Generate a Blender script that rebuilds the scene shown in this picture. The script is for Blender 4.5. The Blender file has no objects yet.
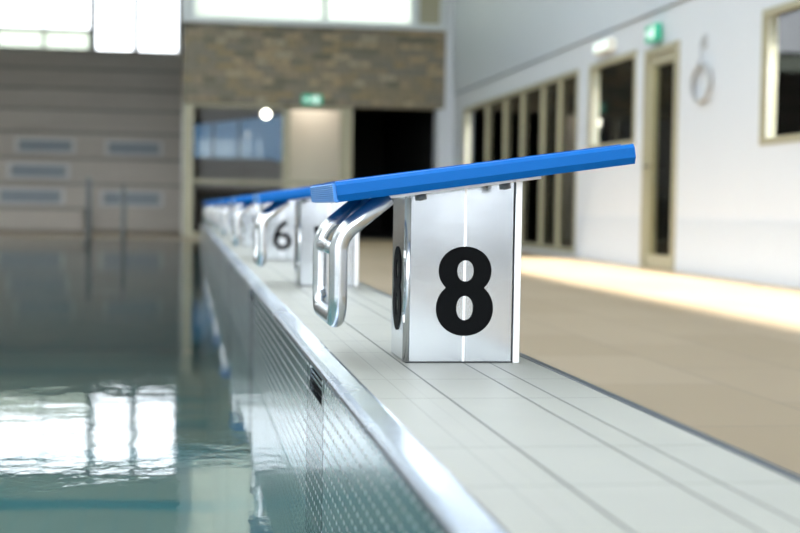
import bpy, bmesh, math, random
from mathutils import Vector, Matrix
random.seed(7)
S = bpy.context.scene
COL = S.collection

# ------------------------------------------------------------------ camera
FPX = 1400.0
VPX, VPY, ROLL = 186.0, 205.0, 0.0157
d = Vector(((VPX-400)/FPX, (266.5-VPY)/FPX, -1)).normalized()
zc = Vector((1, -ROLL, 0)).cross(d).normalized()
xc = d.cross(zc)
cam_data = bpy.data.cameras.new('camera')
cam = bpy.data.objects.new('camera', cam_data)
COL.objects.link(cam)
M = Matrix(((xc.x, d.x, zc.x), (xc.y, d.y, zc.y), (xc.z, d.z, zc.z))).transposed()
cam.matrix_world = Matrix.Translation((0, 0, .577)) @ M.to_4x4()
cam_data.sensor_width = 36.0
cam_data.lens = FPX/800*36.0
cam_data.clip_start = .05
cam_data.clip_end = 300
cam_data.dof.use_dof = True
cam_data.dof.focus_distance = 2.52
cam_data.dof.aperture_fstop = 3.7
S.camera = cam

# ------------------------------------------------------------------ world, sun, exposure
SKY = 5.0
w = bpy.data.worlds.new('World'); S.world = w; w.use_nodes = True
nt = w.node_tree; nt.nodes.clear()
tc = nt.nodes.new('ShaderNodeTexCoord'); sep = nt.nodes.new('ShaderNodeSeparateXYZ')
cr = nt.nodes.new('ShaderNodeValToRGB'); mr = nt.nodes.new('ShaderNodeMapRange')
bg = nt.nodes.new('ShaderNodeBackground'); wo = nt.nodes.new('ShaderNodeOutputWorld')
nt.links.new(tc.outputs['Generated'], sep.inputs[0])
nt.links.new(sep.outputs['Z'], mr.inputs['Value'])
mr.inputs['From Min'].default_value = -1; mr.inputs['From Max'].default_value = 1
nt.links.new(mr.outputs[0], cr.inputs[0])
e = cr.color_ramp.elements
e[0].position = .0; e[0].color = (.16, .16, .14, 1)
e[1].position = .49; e[1].color = (.22, .24, .22, 1)
a = cr.color_ramp.elements.new(.505); a.color = (.92, .94, .96, 1)
a = cr.color_ramp.elements.new(.60); a.color = (.88, .93, .98, 1)
a = cr.color_ramp.elements.new(1.0); a.color = (.72, .83, 1.0, 1)
nt.links.new(cr.outputs[0], bg.inputs[0]); bg.inputs[1].default_value = SKY
nt.links.new(bg.outputs[0], wo.inputs[0])

SUN_EL = 22.0
sd = bpy.data.lights.new('sun', 'SUN'); sd.energy = 34; sd.angle = math.radians(.6); sd.color = (1, .95, .87)
sun = bpy.data.objects.new('sun', sd); COL.objects.link(sun)
sun.rotation_euler = Vector((math.cos(math.radians(SUN_EL)), 0, -math.sin(math.radians(SUN_EL)))).to_track_quat('-Z', 'Y').to_euler()

def portal(loc, direction, sx, sy):
    l = bpy.data.lights.new('window_portal', 'AREA'); l.shape = 'RECTANGLE'; l.size = sx; l.size_y = sy
    l.cycles.is_portal = True
    o = bpy.data.objects.new('window_portal', l); COL.objects.link(o); o.location = loc
    o.rotation_euler = Vector(direction).to_track_quat('-Z', 'Y').to_euler()

S.view_settings.view_transform = 'Standard'
S.view_settings.look = 'None'
S.view_settings.gamma = 1
S.view_settings.use_curve_mapping = False
S.view_settings.exposure = 0.56
try:
    S.cycles.use_denoising = True
    S.cycles.denoiser = 'OPENIMAGEDENOISE'
    S.cycles.max_bounces = 12
    S.cycles.diffuse_bounces = 6
    S.cycles.glossy_bounces = 6
    S.cycles.transparent_max_bounces = 16
    S.cycles.sample_clamp_indirect = 12
    S.cycles.caustics_reflective = True
except Exception:
    pass

# ------------------------------------------------------------------ materials
class NT:
    def __init__(s, name):
        s.m = bpy.data.materials.new(name); s.m.use_nodes = True; s.t = s.m.node_tree
        s.b = s.t.nodes['Principled BSDF']; s.out = s.t.nodes['Material Output']
    def n(s, typ, **k):
        x = s.t.nodes.new(typ)
        for a, v in k.items(): setattr(x, a, v)
        return x
    def l(s, a, b): s.t.links.new(a, b)
    def math(s, op, a, b=None, c=None):
        x = s.n('ShaderNodeMath', operation=op)
        for i, v in enumerate((a, b, c)):
            if v is None: continue
            if isinstance(v, (int, float)): x.inputs[i].default_value = v
            else: s.l(v, x.inputs[i])
        return x.outputs[0]
    def mix(s, fac, a, b):
        x = s.n('ShaderNodeMix', data_type='RGBA')
        for v, i in ((fac, 0), (a, 6), (b, 7)):
            if isinstance(v, (int, float)): x.inputs[i].default_value = v
            elif isinstance(v, tuple): x.inputs[i].default_value = (*v, 1)
            else: s.l(v, x.inputs[i])
        return x.outputs[2]
    def xyz(s):
        t = s.n('ShaderNodeTexCoord'); q = s.n('ShaderNodeSeparateXYZ'); s.l(t.outputs['Object'], q.inputs[0])
        return t.outputs['Object'], q.outputs[0], q.outputs[1], q.outputs[2]
    def noise(s, vec, scale, detail=3, rough=.5, sc=None):
        if sc:
            mp = s.n('ShaderNodeMapping'); mp.inputs['Scale'].default_value = sc; s.l(vec, mp.inputs[0]); vec = mp.outputs[0]
        x = s.n('ShaderNodeTexNoise'); x.inputs['Scale'].default_value = scale
        x.inputs['Detail'].default_value = detail; x.inputs['Roughness'].default_value = rough
        s.l(vec, x.inputs['Vector']); return x.outputs['Fac']
    def bump(s, h, dist, strength=1, target=None):
        x = s.n('ShaderNodeBump'); x.inputs['Strength'].default_value = strength; x.inputs['Distance'].default_value = dist
        s.l(h, x.inputs['Height']); s.l(x.outputs[0], (target or s.b).inputs['Normal']); return x
    def set(s, **k):
        for a, v in k.items():
            i = s.b.inputs[a.replace('_', ' ')]
            if isinstance(v, tuple): i.default_value = (*v, 1)
            elif isinstance(v, (int, float)): i.default_value = v
            else: s.l(v, i)
        return s

def plain(name, col, rough=.5, metal=0, var=.06, scale=8, bump=0, spec=.5):
    n = NT(name); v, x, y, z = n.xyz()
    f = n.noise(v, scale, 4)
    c = n.mix(f, tuple(max(0, q*(1-var)) for q in col), tuple(min(1, q*(1+var)) for q in col))
    n.set(Base_Color=c, Roughness=rough, Metallic=metal, Specular_IOR_Level=spec)
    if bump: n.bump(n.noise(v, scale*12, 2), bump)
    return n.m

def steel(name, col=(.80, .82, .84), rough=.16, brush=(1, 1, 60), bdist=.0002, wav=.0):
    n = NT(name); v, x, y, z = n.xyz()
    f = n.noise(v, 30, 3, .6, brush)
    big = n.noise(v, 7, 4, .55)
    r = n.math('MULTIPLY_ADD', big, .12, rough-.06)
    n.set(Base_Color=n.mix(big, tuple(q*.9 for q in col), tuple(min(1, q*1.06) for q in col)), Metallic=1, Roughness=r)
    h = n.math('ADD', n.math('MULTIPLY', f, .15), n.math('MULTIPLY', big, 1.0+wav))
    n.bump(h, bdist)
    return n.m

def emit(name, col, st):
    n = NT(name); n.set(Base_Color=col, Roughness=.4, Emission_Color=col, Emission_Strength=st); return n.m

def glass(name, tint=(.9, .93, .9), spec=(1, 1, 1), rough=0.0, ior=1.5, f0=None):
    n = NT(name); n.t.nodes.remove(n.b)
    tr = n.n('ShaderNodeBsdfTransparent'); tr.inputs[0].default_value = (*tint, 1)
    gl = n.n('ShaderNodeBsdfGlossy'); gl.inputs['Roughness'].default_value = rough; gl.inputs[0].default_value = (*spec, 1)
    fr = n.n('ShaderNodeFresnel'); fr.inputs[0].default_value = ior
    mx = n.n('ShaderNodeMixShader'); n.l(fr.outputs[0], mx.inputs[0]); n.l(tr.outputs[0], mx.inputs[1]); n.l(gl.outputs[0], mx.inputs[2])
    n.l(mx.outputs[0], n.out.inputs[0]); return n.m

MT = {}
# blue plastic of the diving boards
n = NT('blue_plastic'); v, x, y, z = n.xyz()
n.set(Base_Color=(.0, .118, .42), Roughness=.42, Specular_IOR_Level=.16); n.bump(n.noise(v, 900, 1), .0002); MT['blue'] = n.m
n = NT('blue_tread'); v, x, y, z = n.xyz()
vo = n.n('ShaderNodeTexVoronoi'); vo.inputs['Scale'].default_value = 220; n.l(v, vo.inputs['Vector'])
n.set(Base_Color=(.0, .125, .45), Roughness=.6, Specular_IOR_Level=.16); n.bump(vo.outputs['Distance'], .0006); MT['tread'] = n.m
MT['bluecap'] = plain('ribbed_blue_lit_side', (.03, .22, .60), .35, var=.04)  # cap blue lightened to carry the light falling on the front
MT['steel'] = steel('brushed_stainless')
MT['chrome'] = steel('polished_stainless', (.74, .76, .78), .24, (1, 1, 3), .00005)
MT['panel'] = steel('panel_stainless', (.78, .82, .86), .15, (1, 40, 1), .0003)
MT['strip'] = steel('satin_aluminium', (.93, .93, .93), .38, (40, 40, 1), .0001)
MT['black'] = plain('black_vinyl', (.003, .0035, .004), .7, var=.1, spec=.1)
MT['coping'] = steel('coping_steel', (.50, .56, .64), .26, (40, 1, 1), .0004)
MT['dull'] = plain('dull_grey_metal', (.16, .17, .17), .4)
MT['dark'] = plain('dark_rubber', (.03, .035, .04), .6)
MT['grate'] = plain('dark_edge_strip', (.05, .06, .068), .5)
MT['olive'] = plain('olive_frame_paint', (.36, .335, .235), .45, var=.03)
MT['white'] = plain('white_wall_paint', (.62, .645, .69), .6, var=.015, scale=2)
MT['white2'] = plain('pale_blue_wall_panel', (.55, .59, .65), .5, var=.015, scale=2)
MT['ceil'] = plain('ceiling_paint', (.62, .64, .60), .8, var=.03)
MT['leftwall'] = plain('left_wall_paint', (.38, .40, .41), .8, var=.03)
MT['beige'] = plain('beige_plaster', (.80, .71, .62), .7, var=.03)
MT['black_int'] = plain('corridor_unlit_black', (.012, .012, .012), .8)  # near-black colour puts the unlit corridor's darkness into its walls
MT['grey_int'] = plain('grey_room_plaster', (.55, .53, .44), .8)
MT['vent'] = plain('pale_vent_frame', (.60, .62, .62), .4)
MT['ventslot'] = plain('blue_grey_slots', (.30, .34, .38), .6)
MT['ledge'] = plain('pale_ledge_metal', (.62, .66, .68), .4)
MT['cream'] = plain('cream_plastic', (.82, .80, .74), .4)
MT['greycable'] = plain('grey_cable', (.42, .43, .44), .5)
MT['glass'] = glass('window_glass', (.90, .92, .90), ior=1.18)
MT['tint'] = glass('tinted_blue_glass', (.10, .15, .20))
MT['soffit'] = plain('brown_soffit', (.16, .13, .11), .7)
MT['solar'] = glass('solar_control_glass', (.82, .83, .84), ior=1.2)
MT['greyglass'] = glass('grey_tinted_glass', (.90, .90, .80), ior=1.25)
MT['signgreen'] = emit('exit_sign_green', (.03, .40, .25), .22)
MT['signwhite'] = emit('exit_sign_white', (.8, .9, .86), .45)
MT['lamp'] = emit('lit_globe', (1, .93, .82), 9)
MT['fence'] = plain('weathered_fence', (.20, .15, .13), .8, var=.3, scale=3)

# frosted gallery glass
n = NT('frosted_glass'); n.t.nodes.remove(n.b)
ts = n.n('ShaderNodeBsdfTranslucent'); ts.inputs[0].default_value = (.62, .64, .57, 1)
gl = n.n('ShaderNodeBsdfGlossy'); gl.inputs['Roughness'].default_value = .3
mx = n.n('ShaderNodeMixShader'); mx.inputs[0].default_value = .05
n.l(ts.outputs[0], mx.inputs[1]); n.l(gl.outputs[0], mx.inputs[2]); n.l(mx.outputs[0], n.out.inputs[0]); MT['frost'] = n.m

# pale deck tiles with dark joints (coordinates in metres)
n = NT('deck_tiles'); v, x, y, z = n.xyz()
def line(n, c, at, hw, soft=.0012):
    q = n.math('ABSOLUTE', n.math('SUBTRACT', c, at))
    m = n.n('ShaderNodeMapRange'); m.inputs['From Min'].default_value = hw; m.inputs['From Max'].default_value = hw+soft
    m.inputs['To Min'].default_value = 1; m.inputs['To Max'].default_value = 0
    n.l(q, m.inputs['Value']); return m.outputs[0]
L = None
for at, hw, k in ((.397, .0012, 1), (.516, .0012, .9), (.566, .0010, .9), (.335, .0003, .35), (.366, .0002, .18)):
    q = n.math('MULTIPLY', line(n, x, at, hw), k); L = q if L is None else n.math('MAXIMUM', L, q)
for off in (2.315, 2.079):
    fy = n.math('FRACT', n.math('DIVIDE', n.math('ADD', y, 100*.668-off+.334), .668))
    cy = n.math('MULTIPLY', n.math('SUBTRACT', fy, .5), .668)
    L = n.math('MAXIMUM', L, n.math('MULTIPLY', line(n, cy, 0, .0009), .6))
f1 = n.noise(v, 6, 4, .6); f2 = n.noise(v, 120, 2)
base = n.mix(f1, (.305, .300, .258), (.352, .345, .298))
cell = n.n('ShaderNodeTexWhiteNoise', noise_dimensions='2D')
cb = n.n('ShaderNodeCombineXYZ'); n.l(n.math('FLOOR', n.math('DIVIDE', n.math('ADD', y, 100*.236-2.315), .236)), cb.inputs[1])
n.l(n.math('FLOOR', n.math('DIVIDE', n.math('SUBTRACT', x, .397), .119)), cb.inputs[0]); n.l(cb.outputs[0], cell.inputs['Vector'])
base = n.mix(n.math('MULTIPLY', cell.outputs['Value'], .25), base, (.375, .37, .325))
n.set(Base_Color=n.mix(L, base, (.085, .09, .08)), Roughness=.55, Specular_IOR_Level=.35)
n.bump(n.math('SUBTRACT', n.math('MULTIPLY', f2, .1), L), .0012); MT['deck'] = n.m

# tan floor tiles
n = NT('tan_floor_tiles'); v, x, y, z = n.xyz()
br = n.n('ShaderNodeTexBrick'); br.offset = 0.5
br.inputs['Scale'].default_value = 1; br.inputs['Brick Width'].default_value = .9; br.inputs['Row Height'].default_value = .45
br.inputs['Mortar Size'].default_value = .004; br.inputs['Mortar Smooth'].default_value = .2
br.inputs['Color1'].default_value = (.275, .212, .135, 1); br.inputs['Color2'].default_value = (.325, .255, .17, 1); br.inputs['Mortar'].default_value = (.17, .14, .11, 1)
mp = n.n('ShaderNodeMapping'); mp.inputs['Rotation'].default_value = (0, 0, math.pi/2); n.l(v, mp.inputs[0]); n.l(mp.outputs[0], br.inputs['Vector'])
f = n.noise(v, 1.3, 5, .6)
n.set(Base_Color=n.mix(n.math('MULTIPLY', f, .5), br.outputs['Color'], (.235, .18, .12)), Roughness=.6, Specular_IOR_Level=.2)
MT['floor'] = n.m

# stacked stone cladding
n = NT('stone_cladding'); v, x, y, z = n.xyz()
mp = n.n('ShaderNodeMapping'); mp.inputs['Rotation'].default_value = (math.pi/2, 0, 0)
wv = n.n('ShaderNodeVectorMath', operation='ADD'); nz = n.n('ShaderNodeTexNoise'); nz.inputs['Scale'].default_value = 3
n.l(v, nz.inputs['Vector']); sc = n.n('ShaderNodeVectorMath', operation='SCALE'); sc.inputs['Scale'].default_value = .06
n.l(nz.outputs['Color'], sc.inputs[0]); n.l(v, wv.inputs[0]); n.l(sc.outputs[0], wv.inputs[1]); 
cb = n.n('ShaderNodeCombineXYZ'); sx = n.n('ShaderNodeSeparateXYZ'); n.l(wv.outputs[0], sx.inputs[0])
n.l(sx.outputs[0], cb.inputs[0]); n.l(sx.outputs[2], cb.inputs[1])
br = n.n('ShaderNodeTexBrick'); br.offset = .43; br.squash = .6; br.squash_frequency = 3
br.inputs['Scale'].default_value = 1; br.inputs['Brick Width'].default_value = .34; br.inputs['Row Height'].default_value = .115
br.inputs['Mortar Size'].default_value = .010; br.inputs['Color1'].default_value = (0, 0, 0, 1); br.inputs['Color2'].default_value = (1, 1, 1, 1)
br.inputs['Mortar'].default_value = (.0, .0, .0, 1); n.l(cb.outputs[0], br.inputs['Vector'])
rp = n.n('ShaderNodeValToRGB'); n.l(br.outputs['Color'], rp.inputs[0]); rp.color_ramp.interpolation = 'LINEAR'
el = rp.color_ramp.elements; el[0].color = (.13, .115, .08, 1); el[1].color = (.42, .37, .27, 1)
for p_, c_ in ((.25, (.24, .21, .17)), (.5, (.32, .24, .125)), (.7, (.21, .19, .165)), (.85, (.44, .32, .18))):
    q = el.new(p_); q.color = (*c_, 1)
f = n.noise(v, 9, 5, .7)
n.set(Base_Color=n.mix(n.math('MULTIPLY', f, .55), rp.outputs[0], (.19, .18, .145)), Roughness=.85)
n.bump(n.math('ADD', br.outputs['Fac'], n.math('MULTIPLY', f, -1)), .02, .6); MT['stone'] = n.m

# taupe tiles of the stepped seating
n = NT('taupe_seating_tiles'); v, x, y, z = n.xyz()
cb = n.n('ShaderNodeCombineXYZ'); n.l(x, cb.inputs[0]); n.l(n.math('ADD', z, y), cb.inputs[1])
br = n.n('ShaderNodeTexBrick'); br.offset = .5; br.inputs['Scale'].default_value = 1
br.inputs['Brick Width'].default_value = .6; br.inputs['Row Height'].default_value = .14; br.inputs['Mortar Size'].default_value = .006
br.inputs['Color1'].default_value = (.48, .435, .38, 1); br.inputs['Color2'].default_value = (.51, .465, .41, 1); br.inputs['Mortar'].default_value = (.44, .40, .355, 1)
n.l(cb.outputs[0], br.inputs['Vector'])
n.set(Base_Color=br.outputs['Color'], Roughness=.5); MT['seat'] = n.m
MT['nosing'] = plain('step_nosing', (.30, .27, .235), .5)

# perforated stainless pool wall
def ss(n, val, a, b):
    m = n.n('ShaderNodeMapRange', interpolation_type='SMOOTHSTEP'); m.inputs['From Min'].default_value = a; m.inputs['From Max'].default_value = b
    m.inputs['To Min'].default_value = 1; m.inputs['To Max'].default_value = 0; n.l(val, m.inputs['Value']); return m.outputs[0]
def slotted(name, lo_c, hi_c):
  n = NT(name); v, x, y, z = n.xyz()
  vv = n.math('DIVIDE', n.math('ADD', z, 5), .0235); row = n.math('FLOOR', vv)
  uu = n.math('ADD', n.math('DIVIDE', n.math('ADD', y, 50), .040), n.math('MULTIPLY', row, .5))
  du = n.math('ABSOLUTE', n.math('SUBTRACT', n.math('FRACT', uu), .5)); dv = n.math('ABSOLUTE', n.math('SUBTRACT', n.math('FRACT', vv), .5))
  slot = n.math('MULTIPLY', ss(n, du, .22, .30), ss(n, dv, .10, .18))
  big = n.noise(v, 3, 3)
  n.set(Base_Color=n.mix(slot, n.mix(big, lo_c, hi_c), (1.0, 1.0, 1.0)), Metallic=1,  # slots whitened to paint in the light their pressed louvers reflect
           Roughness=n.math('MULTIPLY_ADD', slot, .12, .20))
  n.bump(n.math('ADD', slot, n.math('MULTIPLY', big, .6)), .0015, .7);
  return n.m
MT['slotted'] = slotted('slotted_stainless', (.64, .70, .74), (.74, .80, .84))
MT['slotted_dark'] = slotted('slotted_dark_stainless', (.30, .34, .37), (.38, .42, .45))

# pool basin tiles with lane marks
n = NT('pool_basin_tiles'); v, x, y, z = n.xyz()
lane = line(n, n.math('SUBTRACT', n.math('FRACT', n.math('DIVIDE', n.math('ADD', y, 100-2.62), 2.5)), 0.5), .5, .05, .005)
br = n.n('ShaderNodeTexBrick'); br.inputs['Scale'].default_value = 1; br.offset = 0
br.inputs['Brick Width'].default_value = .25; br.inputs['Row Height'].default_value = .125; br.inputs['Mortar Size'].default_value = .006
br.inputs['Color1'].default_value = (.27, .285, .235, 1); br.inputs['Color2'].default_value = (.31, .325, .27, 1); br.inputs['Mortar'].default_value = (.18, .27, .27, 1)
n.l(v, br.inputs['Vector'])
stripe = n.math('MINIMUM', 1, lane)
wx = n.noise(v, .8, 3, .5, (.25, 1.6, 1))
n.set(Base_Color=n.mix(n.math('MULTIPLY', stripe, .9), n.mix(ss(n, wx, .42, .5), br.outputs['Color'], (.05, .21, .23)), (.01, .06, .09)), Roughness=.3); MT['basin'] = n.m

# water
n = NT('pool_water'); n.t.nodes.remove(n.b); v, x, y, z = n.xyz()
tr = n.n('ShaderNodeBsdfTransparent'); tr.inputs[0].default_value = (.70, .84, .83, 1)
gl = n.n('ShaderNodeBsdfGlossy'); gl.inputs['Roughness'].default_value = .0
fr = n.n('ShaderNodeFresnel'); fr.inputs[0].default_value = 1.33
mx = n.n('ShaderNodeMixShader')
h = n.math('ADD', n.math('MULTIPLY', n.noise(v, 1.6, 2, .5, (1, 1, 1)), .26), n.math('MULTIPLY', n.noise(v, 7, 4, .6), .15))
bp = n.n('ShaderNodeBump'); bp.inputs['Distance'].default_value = .0055; n.l(h, bp.inputs['Height'])
n.l(bp.outputs[0], gl.inputs['Normal']); n.l(bp.outputs[0], fr.inputs['Normal'])
n.l(fr.outputs[0], mx.inputs[0]); n.l(tr.outputs[0], mx.inputs[1]); n.l(gl.outputs[0], mx.inputs[2]); n.l(mx.outputs[0], n.out.inputs[0])
MT['water'] = n.m

# ------------------------------------------------------------------ mesh helpers
def box(bm, x0, x1, y0, y1, z0, z1, mi=0):
    vs = [bm.verts.new(p) for p in ((x0,y0,z0),(x1,y0,z0),(x1,y1,z0),(x0,y1,z0),(x0,y0,z1),(x1,y0,z1),(x1,y1,z1),(x0,y1,z1))]
    fs = []
    for q in ((0,3,2,1),(4,5,6,7),(0,1,5,4),(1,2,6,5),(2,3,7,6),(3,0,4,7)):
        f = bm.faces.new([vs[i] for i in q]); f.material_index = mi; fs.append(f)
    return vs
def prism(bm, pts, a0, a1, plane='XZ'):
    """closed outline pts swept along the third axis"""
    def P(p, a):
        return {'XZ': (p[0], a, p[1]), 'YZ': (a, p[0], p[1]), 'XY': (p[0], p[1], a)}[plane]
    A = [bm.verts.new(P(p, a0)) for p in pts]; B = [bm.verts.new(P(p, a1)) for p in pts]
    bm.faces.new(A); bm.faces.new(B[::-1]); k = len(pts)
    for i in range(k): bm.faces.new((A[i], B[i], B[(i+1) % k], A[(i+1) % k]))
def cyl(bm, p0, p1, r, seg=16, r1=None):
    tube(bm, [Vector(p0), Vector(p1)], r, seg, r1=r1)
def fillet(pts, rad, n=8):
    pts = [Vector(p) for p in pts]; out = [pts[0]]
    for i in range(1, len(pts)-1):
        a, b, c = pts[i-1], pts[i], pts[i+1]; u = (a-b).normalized(); w_ = (c-b).normalized()
        ang = u.angle(w_); r = rad[i-1] if isinstance(rad, (list, tuple)) else rad
        t = r/math.tan(ang/2); cen = b+(u+w_).normalized()*(r/math.sin(ang/2))
        s0, s1 = b+u*t-cen, b+w_*t-cen; tot = s0.angle(s1); ax = s0.cross(s1).normalized()
        for k in range(n+1): out.append(cen+Matrix.Rotation(tot*k/n, 3, ax) @ s0)
    out.append(pts[-1]); return out
def tube(bm, pts, r, seg=16, closed=False, r1=None):
    pts = [Vector(p) for p in pts]; N = len(pts); rings = []; nrm = None
    for i, p in enumerate(pts):
        if closed: t = (pts[(i+1) % N]-pts[i-1]).normalized()
        else: t = (pts[min(i+1, N-1)]-pts[max(i-1, 0)]).normalized()
        if nrm is None: nrm = t.orthogonal().normalized()
        else: nrm = (nrm-t*nrm.dot(t)).normalized()
        bn = t.cross(nrm); rr = r if (r1 is None or i == 0) else r1
        rings.append([bm.verts.new(p+(nrm*math.cos(2*math.pi*k/seg)+bn*math.sin(2*math.pi*k/seg))*rr) for k in range(seg)])
    for i in range(N if closed else N-1):
        A, B = rings[i], rings[(i+1) % N]
        for k in range(seg):
            f = bm.faces.new((A[k], A[(k+1) % seg], B[(k+1) % seg], B[k])); f.smooth = True
    if not closed: bm.faces.new(rings[0][::-1]); bm.faces.new(rings[-1])
def B(fn):
    bm = bmesh.new(); fn(bm); return bm
def obj(name, bm, mats, parent=None, bevel=0, seg=2, smooth=False):
    bmesh.ops.recalc_face_normals(bm, faces=bm.faces)
    if bevel:
        es = [e_ for e_ in bm.edges if len(e_.link_faces) == 2 and e_.calc_face_angle(0) > .5]
        bmesh.ops.bevel(bm, geom=es, offset=bevel, segments=seg, affect='EDGES', profile=.5)
    me = bpy.data.meshes.new(name); bm.to_mesh(me); bm.free()
    for m in (mats if isinstance(mats, (list, tuple)) else [mats]): me.materials.append(MT[m])
    o = bpy.data.objects.new(name, me); COL.objects.link(o)
    if parent:
        o.parent = parent; o.matrix_parent_inverse = Matrix.Translation(-parent.location) if False else Matrix()
    return o
def thing(name, label, cat, loc=(0, 0, 0), group=None):
    o = bpy.data.objects.new(name, None); COL.objects.link(o); o.location = loc; o.empty_display_size = .1
    o['label'] = label; o['category'] = cat
    if group: o['group'] = group
    return o
def tag(o, label, cat, group=None, kind=None):
    o['label'] = label; o['category'] = cat
    if group: o['group'] = group
    if kind: o['kind'] = kind
    return o
def struct(name, bm, mats, label=None, cat=None, parent=None, **k):
    o = obj(name, bm, mats, parent, **k)
    if not parent:
        o['kind'] = 'structure'
        if label: o['label'] = label
        if cat: o['category'] = cat
    return o
def copy_tree(o, loc):
    c = o.copy(); COL.objects.link(c); c.location = loc
    for ch in list(o.children):
        d_ = ch.copy(); COL.objects.link(d_); d_.parent = c
        for g in list(ch.children):
            h_ = g.copy(); COL.objects.link(h_); h_.parent = d_
    return c

# ------------------------------------------------------------------ SETTING
XL, XW, YB, YF, ZC = -12.0, 4.75, -8.0, 41.0, 7.45      # hall limits
PX0, PX1, PY0, PY1 = -10.5, .235, -6.5, 23.0            # pool limits
HD = .29

# floor around the pool
bm = bmesh.new()
box(bm, .60, XW, YB, 24.9, -.2, 0); box(bm, XL, .60, PY1, YF, -.2, 0); box(bm, XL, PX0, YB, PY1, -.2, 0)
box(bm, PX0, .60, YB, PY0, -.2, 0); box(bm, .60, 8.2, 24.9, 33, -.2, 0); box(bm, XW, 8.2, YB, 24.9, -.2, 0)
struct('floor', bm, 'floor', 'tan tiled floor running along the pool to the white wall', 'floor')
# basin
bm = bmesh.new()
box(bm, PX0-.2, PX1+.3, PY0-.2, PY1+.2, -2.0, -1.8)
box(bm, PX0-.2, PX0, PY0, PY1, -1.8, -.2); box(bm, PX0, .58, PY0-.2, PY0, -1.8, -.2); box(bm, PX0, .58, PY1, PY1+.2, -1.8, -.2)
struct('floor_pool', bm, 'basin', 'submerged pale tiled basin under the pool water', 'pool basin')
# raised end wall of the pool, deck tiles
bm = bmesh.new(); box(bm, .285, .652, YB+.02, PY1+.2, .15, HD)
struct('trim_1', bm, 'deck', 'pale tiled raised deck under the row of starting blocks', 'deck')
bm = bmesh.new(); box(bm, .30, .645, YB+.02, PY1+.2, -1.8, .15)
struct('trim_2', bm, 'deck', 'tiled body of the raised pool end wall below the deck', 'wall')
bm = bmesh.new(); box(bm, .652, .668, YB+.02, PY1+.2, .0, HD+.002)
struct('trim_3', bm, 'grate', 'dark blue-grey edge strip along the outer side of the deck', 'edge strip', bevel=.002)
# steel coping, rounded profile
bm = bmesh.new()
prof = [(.2865, HD-.04), (.2865, HD+.001), (.280, HD+.003), (.250, HD+.003), (.241, HD+.001), (.237, HD-.002), (.235, HD-.006), (.235, HD-.010), (.240, HD-.010), (.240, HD-.04)]
prism(bm, prof, YB+.02, PY1+.2)
struct('trim_4', bm, 'coping', 'bright satin steel coping along the pool edge', 'coping')
# slotted steel wall panels between access panels
bm = bmesh.new()
joints = []
for k in range(-3, 9):
    joints += [2.371+2.5*k, 2.689+2.5*k]
ys = [YB+.03]+[j for j in joints if j < PY1]+[PY1+.15]
for i in range(len(ys)-1):
    if i % 2 == 0: box(bm, .235, .30, ys[i]+.003, ys[i+1]-.003, -1.8, HD-.0105)
struct('wall_pool', bm, 'slotted', 'slotted stainless steel pool wall below the coping', 'pool wall')
bm = bmesh.new(); box(bm, .2575, .31, YB+.03, PY1+.1, -1.8, HD-.03)
struct('wall_pool_backing', bm, 'dark', 'dark backing behind the pool wall joints', 'pool wall')
# water
bm = bmesh.new(); 
vs = [bm.verts.new(p) for p in ((PX0, PY0, 0), (PX1-.0015, PY0, 0), (PX1-.0015, PY1, 0), (PX0, PY1, 0))]; bm.faces.new(vs)
tag(obj('pool_water', bm, 'water'), 'rippled teal pool water reflecting the bright windows', 'water', kind='stuff')

# right wall with openings
T = .22
WIN = [(10.0, 11.17, 1.155, 2.27), (14.50, 16.25, 1.30, 2.31), (7.0, 8.6, 1.19, 2.27)]
DOOR = (13.17, 14.16, 0, 2.26)
GLZ = (16.75, 23.9, .06, 2.32)
bm = bmesh.new()
holes = sorted([GLZ, DOOR]+WIN, key=lambda h_: h_[0]); yy = YB
for h_ in holes:
    box(bm, XW, XW+T, yy, h_[0], 0, 2.62)
    if h_[2] > 0: box(bm, XW, XW+T, h_[0], h_[1], 0, h_[2])
    box(bm, XW, XW+T, h_[0], h_[1], h_[3], 2.62); yy = h_[1]
box(bm, XW, XW+T, yy, 25.2, 0, 2.62)
struct('wall_right', bm, 'white', 'white right-hand wall with windows and a glazed door', 'wall')
bm = bmesh.new(); box(bm, XW-.03, XW+T, YB, 25.2, 2.635, ZC)
struct('wall_right_upper', bm, 'white2', 'pale blue upper wall above the groove on the right', 'wall')
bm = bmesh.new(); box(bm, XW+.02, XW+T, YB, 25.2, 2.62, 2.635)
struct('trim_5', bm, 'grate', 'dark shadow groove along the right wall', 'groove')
bm = bmesh.new()
yy = YB
for h_ in (WIN[2], WIN[0], DOOR, WIN[1]):
    pass
for a_, b_ in ((YB, DOOR[0]-.06), (DOOR[1]+.06, GLZ[0]-.06)):
    box(bm, XW-.012, XW-.0005, a_, b_, 0, .52)
struct('baseboard_right', bm, 'white2', 'slightly greyer tiled dado along the right wall', 'wainscot')

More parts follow.
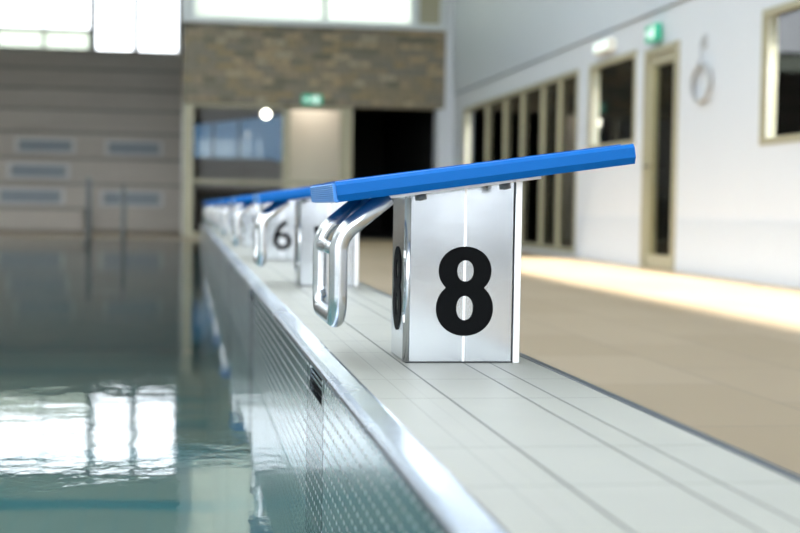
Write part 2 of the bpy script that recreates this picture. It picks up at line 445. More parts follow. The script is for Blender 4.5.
# right windows
def frame_bars(bm, y0, y1, z0, z1, t=.06, dx=(-.012, .03), mids=()):
    X0, X1 = XW+dx[0], XW+dx[1]
    box(bm, X0, X1, y0-.005, y1+.005, z0-.005, z0+t); box(bm, X0, X1, y0-.005, y1+.005, z1-t, z1+.005)
    box(bm, X0, X1, y0-.005, y0+t, z0+t, z1-t); box(bm, X0, X1, y1-t, y1+.005, z0+t, z1-t)
    for m in mids: box(bm, X0, X1, m-t/2, m+t/2, z0+t, z1-t)
MULL = [22.05, 20.76, 19.66, 18.51, 17.63]
LBL = ['multi-pane glazed screen with olive mullions at the far end of right wall', 'square olive-framed window between the glazed screen and the door',
       'olive-framed window cut by the right edge of the photo', 'olive-framed window nearest the camera, out of frame']
for i, (h_, mids) in enumerate(((GLZ, MULL), (WIN[1], ()), (WIN[0], ()), (WIN[2], ()))):
    bm = bmesh.new(); frame_bars(bm, *h_, t=.055, mids=mids)
    w_ = struct('window_%d' % (i+1), bm, 'olive', LBL[i], 'window')
    bm = bmesh.new(); box(bm, XW+.04, XW+.05, h_[0]+.05, h_[1]-.05, h_[2]+.05, h_[3]-.05)
    obj('pane', bm, 'greyglass', w_)
# door
bm = bmesh.new()
y0, y1, z1 = DOOR[0], DOOR[1], DOOR[3]
box(bm, XW-.03, XW+.1, y0, y0+.07, 0, z1); box(bm, XW-.03, XW+.1, y1-.07, y1, 0, z1); box(bm, XW-.03, XW+.1, y0+.07, y1-.07, z1-.07, z1)
dr = struct('door_1', bm, 'olive', 'tall glazed door in an olive frame in the right wall', 'door')
bm = bmesh.new()
box(bm, XW+.0, XW+.05, y0+.08, y0+.15, .01, z1-.08); box(bm, XW+.0, XW+.05, y1-.15, y1-.08, .01, z1-.08)
box(bm, XW+.0, XW+.05, y0+.15, y1-.15, .01, .14); box(bm, XW+.0, XW+.05, y0+.15, y1-.15, z1-.17, z1-.08)
lf = obj('door_leaf', bm, 'olive', dr)
bm = bmesh.new(); box(bm, XW+.02, XW+.03, y0+.14, y1-.14, .13, z1-.16); obj('pane', bm, 'greyglass', lf)
bm = bmesh.new(); cyl(bm, (XW, y1-.115, 1.05), (XW-.05, y1-.115, 1.05), .012); cyl(bm, (XW-.05, y1-.125, 1.05), (XW-.05, y1-.26, 1.05), .011)
obj('door_handle', bm, 'dark', lf)
# rooms behind the right wall
bm = bmesh.new()
box(bm, 8.0, 8.2, YB, 25.2, 0, 2.9)
struct('wall_side_room_back', bm, 'grey_int', 'grey back wall of the rooms behind the right-hand glazing', 'wall')
bm = bmesh.new(); box(bm, XW+T, 5.5, YB, 25.2, 2.8, 3.8); box(bm, 7.7, 8.2, YB, 25.2, 2.8, 3.8)  # thick ceiling; gap added to let skylight in without direct sun
struct('ceiling_side_room', bm, 'grey_int', 'ceiling of the side rooms with a rooflight gap added to brighten them', 'ceiling')
portal((6.6, 8.6, 3.7), (0, 0, -1), 2.2, 33)
for i, q in enumerate((YB-.15, 12.6, 16.4, 25.0)):
    bm = bmesh.new(); box(bm, XW+T, 8, q, q+.15, 0, 2.8)
    struct('wall_partition_%d' % (i+1), bm, 'grey_int', 'grey partition between the side rooms, %s from the camera' % ('nearest', 'second', 'third', 'farthest')[i], 'wall')

# back wall behind the camera: large windows
bm = bmesh.new()
WB = [(-11.4, -7.9), (-7.5, -4.0), (-3.6, -.1), (.5, 4.3)]
xx = XL
WS = 1.15                                             # sill height
for a_, b_ in WB:
    box(bm, xx, a_, YB-.3, YB, 0, ZC); box(bm, a_, b_, YB-.3, YB, 0, WS); box(bm, a_, b_, YB-.3, YB, 6.6, ZC); xx = b_
box(bm, xx, 8.2, YB-.3, YB, 0, ZC)
struct('wall_back', bm, 'white', 'white wall behind the camera with tall windows', 'wall')
for i, (a_, b_) in enumerate(WB):
    bm = bmesh.new(); 
    box(bm, a_, b_, YB-.2, YB-.1, WS, WS+.08); box(bm, a_, b_, YB-.2, YB-.1, 6.52, 6.6); box(bm, a_, b_, YB-.2, YB-.1, 2.6, 2.68)
    for q in (a_, (a_+b_)/2-.04, b_-.08): box(bm, q, q+.08, YB-.2, YB-.1, WS+.08, 6.52)
    struct('window_%d' % (i+5), bm, 'olive', 'tall window frame in the wall behind the camera, bay %s' % 'abcd'[i], 'window')
portal((-3.6, YB-.25, 3.875), (0, 1, 0), 15.8, 5.45)

# left wall; clerestory slot added to throw the sun patch on the floor
bm = bmesh.new()
cy0, cy1, cz0, cz1 = 4.0, 16.5, 6.10, 6.80
box(bm, XL-.3, XL, YB-.3, YF, 0, cz0); box(bm, XL-.3, XL, YB-.3, YF, cz1, ZC); box(bm, XL-.3, XL, YB-.3, cy0, cz0, cz1); box(bm, XL-.3, XL, cy1, YF, cz0, cz1)
struct('wall_left', bm, 'leftwall', 'grey left wall of the hall, out of frame', 'wall')
portal((XL-.15, (cy0+cy1)/2, (cz0+cz1)/2), (1, 0, 0), cy1-cy0, cz1-cz0)

# far wall above the seating with the big bright windows
FW = [(-11.6, -8.3), (-8.1, -5.4), (-5.4, -2.72), (-2.60, -1.50), (-1.42, -.20)]
bm = bmesh.new(); zb = 4.78; zt = 7.05
box(bm, XL, -.0, YF, YF+.3, 0, zb); box(bm, XL, 0, YF, YF+.3, zt, ZC); box(bm, XL, -11.6, YF, YF+.3, zb, zt); box(bm, -.20, 0, YF, YF+.3, zb, zt)
struct('wall_far', bm, 'white', 'far wall above the stepped seating', 'wall')
for i, (a_, b_) in enumerate(((-11.6, -8.2), (-8.2, -5.4), (-5.4, -2.66))):
    bm = bmesh.new(); s_ = .10
    box(bm, a_, a_+s_, YF-.02, YF+.1, zb, zt); box(bm, b_-s_, b_, YF-.02, YF+.1, zb, zt); box(bm, a_, b_, YF-.02, YF+.1, zb, zb+.06)
    box(bm, a_, b_, YF-.02, YF+.1, 5.46, 5.54); box(bm, a_, b_, YF-.02, YF+.1, zt-.06, zt); box(bm, (a_+b_)/2-.02, (a_+b_)/2+.02, YF-.02, YF+.1, zb, zt)
    f_ = struct('window_%d' % (i+9), bm, 'dull', 'bright far window with a frosted lower band, bay %s from the left' % ('one', 'two', 'three')[i], 'window')
    bm = bmesh.new(); box(bm, a_+s_, b_-s_, YF+.03, YF+.04, zb+.05, 5.47); obj('pane', bm, 'frost', f_)
    bm = bmesh.new(); box(bm, a_+s_, b_-s_, YF+.03, YF+.04, 5.53, zt-.05); obj('pane', bm, 'solar', f_)
for i, (a_, b_) in enumerate(((-2.66, -1.46), (-1.46, -.20))):
    bm = bmesh.new(); s_ = .085
    box(bm, a_, a_+s_, YF-.02, YF+.1, zb, zt); box(bm, b_-s_, b_, YF-.02, YF+.1, zb, zt); box(bm, a_, b_, YF-.02, YF+.1, zb, zb+.05); box(bm, a_, b_, YF-.02, YF+.1, zt-.05, zt)
    f_ = struct('window_%d' % (i+12), bm, 'dull', ('tall bright far window just right of the wide bays', 'tall bright far window beside the stone-clad corner')[i], 'window')
    bm = bmesh.new(); box(bm, a_+s_, b_-s_, YF+.03, YF+.04, zb+.04, zt-.04); obj('pane', bm, 'solar', f_)
portal((-5.9, YF+.2, (zb+zt)/2), (0, -1, 0), 11.4, zt-zb)

# ceiling with beams
RL = [(-9.5, -7.0), (-5.5, -3.0), (-1.0, 1.5)]      # unseen rooflights added for overhead light, between x limits
ry0, ry1 = -5.0, 19.0
bm = bmesh.new(); box(bm, XL-.3, XW+T, YB-.3, ry0, ZC, ZC+.2); box(bm, XL-.3, XW+T, ry1, 25.2, ZC, ZC+.2); box(bm, XL-.3, 0, 25.2, YF+.3, ZC, ZC+.2)
xx = XL-.3
for a_, b_ in RL: box(bm, xx, a_, ry0, ry1, ZC, ZC+.2); xx = b_
box(bm, xx, XW+T, ry0, ry1, ZC, ZC+.2)
for a_, b_ in RL:                                    # deep shafts added around the rooflights to keep direct sun out
    box(bm, a_-.1, a_, ry0-.1, ry1+.1, ZC+.2, ZC+1.5); box(bm, b_, b_+.1, ry0-.1, ry1+.1, ZC+.2, ZC+1.5)
    box(bm, a_, b_, ry0-.1, ry0, ZC+.2, ZC+1.5); box(bm, a_, b_, ry1, ry1+.1, ZC+.2, ZC+1.5)
    portal(((a_+b_)/2, (ry0+ry1)/2, ZC+1.4), (0, 0, -1), b_-a_, ry1-ry0)
struct('ceiling', bm, 'ceil', 'pale ceiling high above the pool', 'ceiling')

# side return between seating hall and entrance block
bm = bmesh.new(); box(bm, -.08, .10, 25.3, YF, 0, ZC)
struct('wall_return', bm, 'white', 'white return wall behind the stone-clad wall', 'wall')

# stone-clad lintel wall
bm = bmesh.new(); box(bm, -.08, 4.585, 24.9, 25.3, 2.37, 3.77)
struct('wall_stone', bm, 'stone', 'brown stacked-stone clad wall above the entrance glazing', 'wall')
bm = bmesh.new(); box(bm, 4.585, XW, 24.86, 25.3, 2.37, ZC); box(bm, 4.46, XW, 24.86, 25.3, 0, 2.37)
struct('wall_corner', bm, 'white', 'white corner pier between the stone wall and the right wall', 'wall')
bm = bmesh.new(); box(bm, -.10, 4.58, 24.82, 25.3, 3.77, 3.87)
struct('trim_6', bm, 'ledge', 'pale metal ledge on top of the stone wall', 'ledge')
# gallery glazing above
bm = bmesh.new()
for a_, b_ in ((-.10, .13), (2.40, 2.45), (3.98, 4.12), (4.50, 4.58)): box(bm, a_, b_, 25.0, 25.12, 3.87, ZC)
gw = struct('window_14', bm, 'ledge', 'frosted gallery glazing above the stone wall', 'window')
bm = bmesh.new()
for a_, b_ in ((.13, 2.40), (2.45, 3.98)): box(bm, a_, b_, 25.05, 25.06, 3.87, ZC)
obj('pane', bm, 'frost', gw)
bm = bmesh.new(); box(bm, 4.12, 4.50, 25.05, 25.06, 3.87, ZC); obj('side_panel', bm, 'olive', gw)

# entrance glazing below the stone
bm = bmesh.new(); Yg = 24.95
for a_, b_ in ((-.06, .12), (1.69, 1.82), (2.72, 2.93)): box(bm, a_, b_, Yg, Yg+.14, 0, 2.37)
box(bm, .12, 2.72, Yg, Yg+.14, 2.31, 2.37); box(bm, .12, 2.72, Yg, Yg+.14, 0, .10); box(bm, .12, 1.69, Yg+.02, Yg+.10, .97, 1.03); box(bm, 1.82, 2.72, Yg+.02, Yg+.10, .97, 1.03)
g_ = struct('window_15', bm, 'olive', 'olive-framed entrance glazing under the stone wall', 'window')
bm = bmesh.new(); box(bm, .12, 1.69, Yg+.05, Yg+.06, .1, 2.31); obj('pane', bm, 'glass', g_)
bm = bmesh.new(); box(bm, 1.82, 2.72, Yg+.05, Yg+.06, .1, 2.31); obj('pane', bm, 'glass', g_)
# vestibule
bm = bmesh.new()
box(bm, 1.9, 2.85, 26.2, 26.4, 0, 2.9); box(bm, .10, 8.2, 25.3, 33, 2.9, 3.1)
struct('wall_vestibule', bm, 'beige', 'beige wall and ceiling inside the entrance vestibule', 'wall')
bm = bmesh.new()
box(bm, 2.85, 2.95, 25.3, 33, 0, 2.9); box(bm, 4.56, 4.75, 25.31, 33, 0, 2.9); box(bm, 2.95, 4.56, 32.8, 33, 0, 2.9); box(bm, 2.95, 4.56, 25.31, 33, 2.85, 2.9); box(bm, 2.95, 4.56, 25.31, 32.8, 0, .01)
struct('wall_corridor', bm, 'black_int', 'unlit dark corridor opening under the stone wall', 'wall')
# sloped header, window bars and low exterior fence seen through the vestibule
bm = bmesh.new()
prism(bm, [(.10, 2.33), (.10, 2.9), (2.3, 2.9), (2.3, 2.62)], 31.0, 31.2)
box(bm, .10, 2.85, 31.0, 31.2, 0, 1.58)
for q in (.55, 1.12): box(bm, q, q+.045, 31.02, 31.12, 1.5, 2.6)
box(bm, .1, 1.9, 31.02, 31.12, 1.55, 1.62)
w_ = struct('window_16', bm, 'soffit', 'sloping-headed outside window at the back of the vestibule', 'window')
bm = bmesh.new(); box(bm, .10, 2.85, 31.08, 31.09, .5, 2.7); obj('pane', bm, 'tint', w_)
portal((1.4, 31.3, 1.6), (0, -1, 0), 2.7, 2.2)
portal((2.4, 25.25, 5.66), (0, -1, 0), 4.6, 3.6)

# ------------------------------------------------------------------ STEPPED SEATING
zs = [0, .49, 1.04, 1.64, 2.30, 2.92, 3.52, 4.13, 4.74]
seat_ = thing('stepped_seating', 'wide taupe tiled stepped seating below the far bright windows', 'seating', (-6, 31, 0))
def rel(bm, o): bmesh.ops.translate(bm, verts=bm.verts, vec=-Vector(o.location)); return bm
for k in range(8):
    y_ = 31+1.125*k; xr = -2.2 if k == 0 else -.085
    bm = bmesh.new(); box(bm, XL+.01, xr, y_, y_+1.125 if k < 7 else YF-.01, 0.0, zs[k+1]-.07 if k < 7 else zs[k+1]-.07)
    rel(bm, seat_); obj('step', bm, 'seat', seat_)
    bm = bmesh.new(); box(bm, XL+.01, xr, y_-.02, y_+1.125 if k < 7 else YF-.01, zs[k+1]-.07, zs[k+1]); rel(bm, seat_); obj('step_nosing', bm, 'nosing', seat_)
# vents on risers
def vent(cx, y_, cz, wd, ht, label):
    v_ = thing('vent_grille', label, 'vent', (cx, y_, cz), 'air vents on the stepped seating')
    bm = bmesh.new(); t = .05
    box(bm, -wd/2, wd/2, -.035, -.001, ht/2-t, ht/2); box(bm, -wd/2, wd/2, -.035, -.001, -ht/2, -ht/2+t)
    box(bm, -wd/2, -wd/2+t*1.4, -.035, -.001, -ht/2+t, ht/2-t); box(bm, wd/2-t*1.4, wd/2, -.035, -.001, -ht/2+t, ht/2-t)
    obj('vent_frame', bm, 'vent', v_, bevel=.008)
    bm = bmesh.new()
    box(bm, -wd/2+.11, wd/2-.11, -.012, -.001, -ht/2+t, ht/2-t)
    q = -wd/2+.13
    while q < wd/2-.14: box(bm, q, q+.02, -.025, -.012, -ht/2+t, ht/2-t); q += .07
    obj('grille', bm, 'ventslot', v_)
vent(-3.33, 31+1.125*3, 1.94, 1.42, .36, 'pale vent grille in the top vent row, left one')
vent(-1.25, 31+1.125*3, 1.92, 1.38, .36, 'pale vent grille in the top vent row, right one')
vent(-3.37, 31+1.125*2, 1.31, 1.42, .36, 'pale vent grille alone in the middle vent row')
vent(-3.43, 31+1.125*1, .72, 1.50, .36, 'pale vent grille in the lowest vent row, left one')
vent(-1.21, 31+1.125*1, .70, 1.42, .36, 'pale vent grille in the lowest vent row, right one behind the pool ladder')

# ------------------------------------------------------------------ STARTING BLOCKS
# local frame: origin at deck level, x = 0 at pool wall face, y = 0 at the centre of the block
def dig_outline(digit):
    """bold figures of unit height as (outer, holes) polylines, x right, y up"""
    def ell(cx, cy, rx, ry, p=2.25, n_=48):
        out = []
        for i in range(n_):
            a = 2*math.pi*i/n_; c, s_ = math.cos(a), math.sin(a)
            out.append((cx+rx*math.copysign(abs(c)**(2/p), c), cy+ry*math.copysign(abs(s_)**(2/p), s_)))
        return out
    if digit == 8:
        lo, hi = (0, .306, .324, .306), (0, .729, .299, .271)
        def half(y_, e_):
            cx, cy, rx, ry = e_; t = abs((y_-cy)/ry)
            return rx*(1-t**2.05)**(1/2.05) if t < 1 else 0
        R_ = []
        n_ = 120
        for i in range(n_+1):
            y_ = .5-.5*math.cos(math.pi*i/n_)
            a, b = half(y_, lo), half(y_, hi); k_ = 0
            wv = max(a, b)
            R_.append((wv, y_))
        outer = R_ + [(-x_, y_) for x_, y_ in R_[::-1][1:-1]]
        return outer, [ell(0, .3115, .095, .135, 2.15), ell(.004, .727, .094, .117, 2.15)]
    return None, None
def number_mesh(digit, height, depth=.0012):
    """mesh in XZ plane facing -Y, centred at the origin"""
    cu = bpy.data.curves.new('digit', 'CURVE' if digit == 8 else 'FONT')
    if digit == 8:
        cu.dimensions = '2D'; cu.fill_mode = 'BOTH'; outer, hs = dig_outline(8)
        for pl in [outer]+hs:
            sp = cu.splines.new('POLY'); sp.points.add(len(pl)-1); sp.use_cyclic_u = True
            for p_, q in zip(sp.points, pl): p_.co = ((q[0])*height, (q[1]-.5)*height, 0, 1)
        cu.extrude = depth/2
    else:
        cu.body = str(digit); cu.size = height/.72; cu.offset = height*.016; cu.extrude = depth/2; cu.align_x = 'CENTER'
    o = bpy.data.objects.new('tmp', cu); COL.objects.link(o)
    bpy.context.view_layer.update()
    me = bpy.data.meshes.new_from_object(o.evaluated_get(bpy.context.evaluated_depsgraph_get()))
    COL.objects.unlink(o); bpy.data.objects.remove(o)
    if digit != 8:
        ys_ = [v_.co.y for v_ in me.vertices]; xs_ = [v_.co.x for v_ in me.vertices]
        cy_, hh, cx_ = (max(ys_)+min(ys_))/2, max(ys_)-min(ys_), (max(xs_)+min(xs_))/2
        for v_ in me.vertices: v_.co = ((v_.co.x-cx_)*height/hh, (v_.co.y-cy_)*height/hh, v_.co.z)
    me.transform(Matrix.Rotation(math.pi/2, 4, 'X'))
    me.materials.clear(); me.materials.append(MT['black']); return me
SL = math.atan2(.699-.6205, .788-.249)          # platform slope
PZ = .6205-HD                                   # height of top front edge above deck
def plat_z(x_, below=0):                        # z on platform plane at local x
    return PZ+(x_-.014)*math.tan(SL)-below/math.cos(SL)
def sheared(bm, x0=.014, z0=None):
    """turn flat-built geometry (z = 0 plane at platform top) by the slope"""
    bmesh.ops.rotate(bm, verts=bm.verts, cent=(0, 0, 0), matrix=Matrix.Rotation(-SL, 3, 'Y'))
    bmesh.ops.translate(bm, verts=bm.verts, vec=(x0, 0, PZ)); return bm
def make_block(digit):
    t = thing('starting_block', '', 'starting block')
    Wd = .225; TH = .036; LN = .541
    # platform body: chamfered cross-section swept along the slope
    bm = bmesh.new()
    sec = [(-Wd, -.007), (-Wd+.004, -.001), (-Wd+.012, 0), (Wd-.012, 0), (Wd-.004, -.001), (Wd, -.007), (Wd, -.024), (Wd-.010, -TH), (-Wd+.010, -TH), (-Wd, -.024)]
    prism(bm, sec, .004, LN, 'YZ')
    bl = [e_ for e_ in bm.edges if len(e_.link_faces) == 2 and e_.calc_face_angle(0) > .35]
    bmesh.ops.bevel(bm, geom=bl, offset=.0035, segments=3, affect='EDGES')
    obj('platform', sheared(bm), 'blue', t)
    bm = bmesh.new(); box(bm, .03, LN-.02, -Wd+.016, Wd-.016, -.0005, .0016); obj('tread', sheared(bm), 'tread', t, )
    # ribbed rounded front cap
    bm = bmesh.new(); pr = []
    z_ = -.002; rib = []
    for i in range(9):
        zz = -.003-i*.0036; rib += [(-.0012 if i else .001, zz), (-.0020, zz-.0018)]
    pts = [(.006, -.003), (.003, -.0025)]+rib+[(.002, -.0352), (.006, -.0352)]
    prism(bm, pts, -Wd+.006, Wd-.006)
    obj('front_grip', sheared(bm), 'bluecap', t, bevel=0)
    # mounting plate with fold
    bm = bmesh.new(); box(bm, .105, .385, -.15, .15, -TH-.006, -TH); mp_ = obj('mounting_plate', sheared(bm), 'strip', t, bevel=.001)
    for lx, yy_ in ((.162, -.142), (.318, -.142), (.162, .142), (.318, .142)):
        bm = bmesh.new(); cyl(bm, (lx, yy_, -TH-.006), (lx, yy_, -TH-.016), .0105, 6); cyl(bm, (lx, yy_, -TH-.014), (lx, yy_, -TH-.017), .004, 12)
        obj('bolt', sheared(bm), 'dull', mp_)
    # pedestal, local x = world x - .235
    x0, x1, yn, yf = .167, .373, -.063, .096
    bm = bmesh.new()
    zt = lambda x_: plat_z(x_, TH+.0065)
    prism(bm, [(x0+.006, 0.002), (x1-.002, .002), (x1-.002, zt(x1-.002)), (x0+.006, zt(x0+.006))], yn+.003, yf)
    ped = obj('pedestal', bm, 'steel', t)
    xm = .2795
    for a_, b_ in ((x0+.010, xm-.0012), (xm+.0012, x1-.002)):
        bm = bmesh.new(); prism(bm, [(a_, .003), (b_, .003), (b_, zt(b_)), (a_, zt(a_))], yn, yn+.003); obj('side_panel', bm, 'panel', ped, bevel=.0004, seg=1)
    bm = bmesh.new(); prism(bm, [(xm-.0024, .003), (xm+.0024, .003), (xm+.0024, zt(xm)), (xm-.0024, zt(xm))], yn-.0004, yn+.004); obj('seam_strip', bm, 'strip', ped)
    bm = bmesh.new(); box(bm, x0, x0+.006, yn+.016, yf, .003, zt(x0)); obj('front_panel', bm, 'panel', ped)
    bm = bmesh.new(); tube(bm, [(x0+.007, yn+.008, .002), (x0+.007, yn+.008, zt(x0+.007)-.004)], .0075, 16); obj('corner_post', bm, 'chrome', ped)
    for zz in (.075, .195):
        bm = bmesh.new(); box(bm, x0-.002, x0+.004, yn+.003, yn+.012, zz, zz+.014); obj('clip', bm, 'strip', ped, bevel=.001)
    bm = bmesh.new(); xs0, xs1 = x1+.0006, x1+.0135
    prism(bm, [(xs0, 0), (xs1, 0), (xs1, zt(xs1)), (xs0, zt(xs0))], yn-.004, yf+.004); obj('back_plate', bm, 'strip', ped, bevel=.0012)
    bm = bmesh.new(); box(bm, x0+.004, x1+.01, yn+.002, yf-.002, -.001, .003); obj('gasket', bm, 'dark', ped)
    # numbers
    H_ = .167
    me = number_mesh(digit, H_)
    me.name = 'number'
    o = bpy.data.objects.new('number', me); COL.objects.link(o); o.parent = ped; o.location = (.2805, yn-.0009, .1345)
    o2 = bpy.data.objects.new('number', me); COL.objects.link(o2); o2.parent = ped; o2.rotation_euler = (0, 0, -math.pi/2); o2.location = (x0-.0009, .027, .1345); o2.scale = (.86, 1, .96)
    # backstroke grip
    g0, g1 = -.158, .162; r = .0165; gx = .0325
    up = [(.135, .6025-HD+.006), ]
    path = [(.120, g0, plat_z(.120, TH)-.002), (gx, g0, .236), (gx, g0, .087), (gx, g1, .087), (gx, g1, .236), (.120, g1, plat_z(.120, TH)-.002)]
    bm = bmesh.new(); tube(bm, fillet(path, [.06, .045, .045, .06], 10), r, 24); gr = obj('backstroke_grip', bm, 'chrome', t)
    bm = bmesh.new(); cyl(bm, (gx, g0, .212), (gx, g1, .212), .0125, 24); obj('crossbar', bm, 'chrome', gr)
    bm = bmesh.new()
    prism(bm, [(.108, plat_z(.108, TH)-.003), (.112, plat_z(.112, TH)-.004), (.060, .252), (.057, .254)], g0+.012, g1-.012); obj('footplate', bm, 'steel', gr)
    return t
ORD = {8: 'large starting block with black number 8, nearest and in sharp focus', 7: 'second starting block, its number hidden behind the nearest grip',
       6: 'third starting block, blurred black number 6 showing', 5: 'fourth starting block from the front, just behind the number 6 one',
       4: 'fifth starting block from the front, strongly blurred', 3: 'third starting block from the far end of the row',
       2: 'second starting block from the far end of the row', 1: 'farthest tiny starting block at the end of the row'}
proto = make_block(8)
numbers = {8: None}
for k in range(8):
    dg = 8-k; loc = (.235, 2.622+2.5*k, HD)
    if k == 0: b_ = proto; b_.location = loc
    else:
        b_ = copy_tree(proto, loc)
        me = number_mesh(dg, .166)
        for ch in b_.children:
            for g in ch.children:
                if g.name.startswith('number'): g.data = me
    b_['label'] = ORD[dg]; b_['category'] = 'starting block'; b_['group'] = 'starting blocks along the pool end'

# access panels in the pool wall under each block
def make_access():
    t = thing('access_panel', '', 'panel')
    bm = bmesh.new(); box(bm, .0, .02, -.154, .154, -1.7, HD-.056); box(bm, .0, .02, -.154, -.130, HD-.056, HD-.0105); box(bm, .0, .02, .105, .154, HD-.056, HD-.0105)
    o_ = obj('slotted_plate', bm, 'slotted_dark', t)
    bm = bmesh.new(); box(bm, .012, .018, -.130, .105, HD-.056, HD-.0105)
    for i in range(4): box(bm, .004, .012, -.130, .105, HD-.050+i*.010, HD-.047+i*.010)
    obj('overflow_slot', bm, 'black', t)
    return t
acc = make_access()
ordn = ['nearest', 'second', 'third', 'fourth', 'fifth', 'sixth', 'seventh', 'farthest']
for k in range(8):
    a_ = acc if k == 0 else copy_tree(acc, (0, 0, 0))
    a_.location = (.235, 2.53+2.5*k, 0)
    a_['label'] = 'narrow slotted steel panel in the pool wall, %s from the camera' % ordn[k]; a_['group'] = 'narrow panels in the pool wall'

# ------------------------------------------------------------------ POOL LADDER
ld = thing('pool_ladder', 'pair of thin steel pool ladder handrails at the far pool edge', 'ladder', (-1.28, 23.1, 0))
for sx, h_ in ((-.277, .99), (.277, .84)):
    bm = bmesh.new()
    pth = fillet([(sx, .45, .0), (sx, .45, h_), (sx, -.16, h_), (sx, -.16, -1.0)], .12, 8)
    tube(bm, pth, .024, 14); obj('handrail', bm, 'dull', ld)
bm = bmesh.new()
for zz in (-.25, -.55, -.85): box(bm, -.277, .277, -.20, -.12, zz, zz+.03)
obj('ladder_rung', bm, 'steel', ld)

# ------------------------------------------------------------------ WALL ITEMS
def exit_sign(loc, rz, sc, label):
    s_ = thing('exit_sign', label, 'exit sign', loc); s_.rotation_euler = (0, 0, rz)
    w_, h_ = .36*sc, .18*sc
    bm = bmesh.new(); box(bm, -w_/2, w_/2, -.06, -.002, -h_/2, h_/2); obj('sign_case', bm, 'signgreen', s_, bevel=.006)
    bm = bmesh.new(); k = h_
    # door, arrow and running figure
    box(bm, .32*k, .62*k, -.064, -.0605, -.36*k, .36*k)
    prism(bm, [(-.85*k, 0), (-.62*k, .2*k), (-.62*k, .06*k), (-.35*k, .06*k), (-.35*k, -.06*k), (-.62*k, -.06*k), (-.62*k, -.2*k)], -.064, -.0605)
    def seg_(a, b, r_):
        d_ = Vector((b[0]-a[0], b[1]-a[1])); p_ = Vector((-d_.y, d_.x)).normalized()*r_
        prism(bm, [(a[0]*k+p_.x*k, a[1]*k+p_.y*k), (a[0]*k-p_.x*k, a[1]*k-p_.y*k), (b[0]*k-p_.x*k, b[1]*k-p_.y*k), (b[0]*k+p_.x*k, b[1]*k+p_.y*k)], -.064, -.0605)
    prism(bm, [(.08*k+.07*k*math.cos(i*.785), .30*k+.07*k*math.sin(i*.785)) for i in range(8)], -.064, -.0605)
    for a, b, r_ in (((.05, .2), (.0, -.05), .07), ((.0, -.05), (.14, -.2), .045), ((.14, -.2), (.1, -.38), .04), ((-.01, -.06), (-.12, -.22), .045), ((-.12, -.22), (-.28, -.22), .04), ((.05, .18), (.2, .06), .03), ((.03, .18), (-.14, .12), .03), ((-.14, .12), (-.2, 0), .03)):
        seg_(a, b, r_)
    obj('pictogram', bm, 'signwhite', s_)
exit_sign((2.19, 24.9, 2.475), 0, 1.0, 'small green exit sign on the lower edge of the stone wall')
exit_sign((XW-.031, 13.8, 2.40), -math.pi/2, .95, 'small green exit sign above the glazed door')
wl = thing('wall_lamp', 'pale cream wall lamp box above the square window', 'wall lamp', (XW-.001, 15.55, 2.46))
bm = bmesh.new(); box(bm, -.09, 0, -.30, .30, -.07, .07); obj('lamp_body', bm, 'cream', wl, bevel=.012)
bm = bmesh.new(); box(bm, -.095, -.0905, -.26, .26, -.05, .05); obj('diffuser', bm, 'signwhite', wl)
# coiled hose hanging from a hook
hs = thing('coiled_hose', 'thin grey coiled hose ring hanging on the right wall', 'hose', (XW, 12.48, 1.78))
bm = bmesh.new(); rnd = random.Random(3)
for c in range(4):
    ra, rb, off = .235+rnd.uniform(-.014, .014), .175+rnd.uniform(-.012, .012), -.018-.012*c
    pts = [(off, ra*math.cos(2*math.pi*i/40)+rnd.uniform(-.002, .002), rb*math.sin(2*math.pi*i/40)) for i in range(40)]
    tube(bm, pts, .009, 8, closed=True)
obj('coil', bm, 'greycable', hs)
bm = bmesh.new(); tube(bm, fillet([(-.005, 0, .40), (-.05, 0, .40), (-.05, 0, .16), (-.075, 0, .16), (-.075, 0, .20)], .01, 4), .008, 8); box(bm, -.02, -.0005, -.05, .05, .33, .45)
obj('hook', bm, 'greycable', hs)
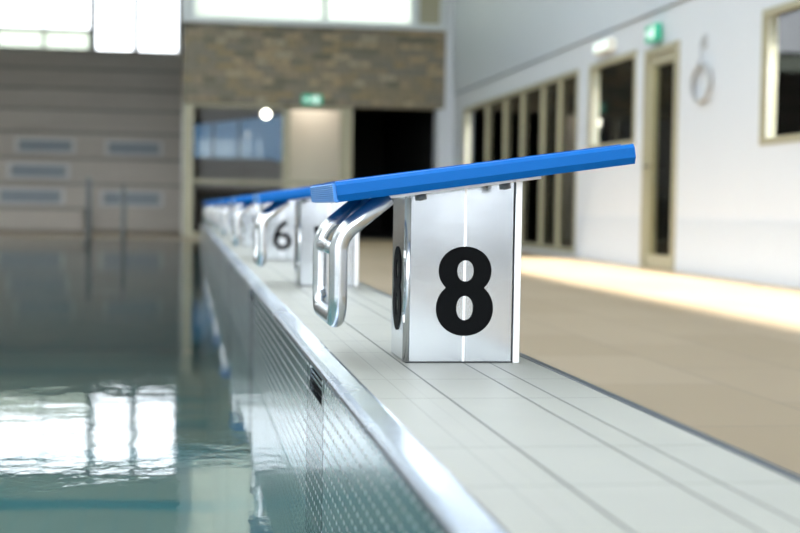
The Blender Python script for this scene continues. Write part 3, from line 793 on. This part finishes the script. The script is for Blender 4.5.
# globe lamps
def globe(loc, top, label):
    g = thing('globe_lamp', label, 'lamp', loc)
    bm = bmesh.new(); bmesh.ops.create_uvsphere(bm, u_segments=24, v_segments=16, radius=.08)
    for f_ in bm.faces: f_.smooth = True
    obj('globe', bm, 'lamp', g)
    bm = bmesh.new(); cyl(bm, (0, 0, .075), (0, 0, top-loc[2]-.03), .008, 8); cyl(bm, (0, 0, top-loc[2]-.03), (0, 0, top-loc[2]), .05, 16); obj('lamp_rod', bm, 'dark', g)
globe((1.50, 27.0, 2.34), 2.9, 'small glowing globe lamp behind the entrance glazing')
globe((5.3, 17.72, 1.729), 2.8, 'small glowing globe added to imitate a lamp reflected in the square window')  # added globe behind the glass, imitating a lamp's reflection in it

# unseen fill light added to brighten the vestibule wall
cl = thing('fill_light_added', 'square unseen fill light added inside the vestibule behind the entrance glazing', 'lamp', (2.3, 25.75, 2.9))
bm = bmesh.new(); box(bm, -.25, .25, -.25, .25, -.04, -.001); obj('fill_light_frame', bm, 'cream', cl)
ll = bpy.data.lights.new('fill_light_glow', 'AREA'); ll.energy = 11; ll.size = .45; ll.color = (1, .92, .84)
lo_ = bpy.data.objects.new('fill_light_glow', ll); COL.objects.link(lo_); lo_.parent = cl; lo_.location = (0, 0, -.05)

# unseen lights added to brighten the side rooms behind the glazing
for i, (yy_, lb) in enumerate(((10.6, 'unseen added fill light in the side room behind the window at the photo edge'), (14.5, 'unseen added fill light in the side room behind the door and square window'), (19.0, 'unseen added fill light in the side room behind the near end of the glazed screen'), (22.5, 'unseen added fill light in the side room behind the far end of the glazed screen'))):
    c_ = thing('fill_light_added', lb, 'lamp', (5.2, yy_, 2.8))
    bm = bmesh.new(); box(bm, -.1, .1, -.6, .6, -.04, -.001); obj('fill_light_frame', bm, 'cream', c_)
    ll = bpy.data.lights.new('fill_light_glow', 'AREA'); ll.shape = 'RECTANGLE'; ll.size = .18; ll.size_y = 1.1; ll.energy = 90; ll.color = (1, .94, .84)
    lo_ = bpy.data.objects.new('fill_light_glow', ll); COL.objects.link(lo_); lo_.parent = c_; lo_.location = (0, 0, -.05)
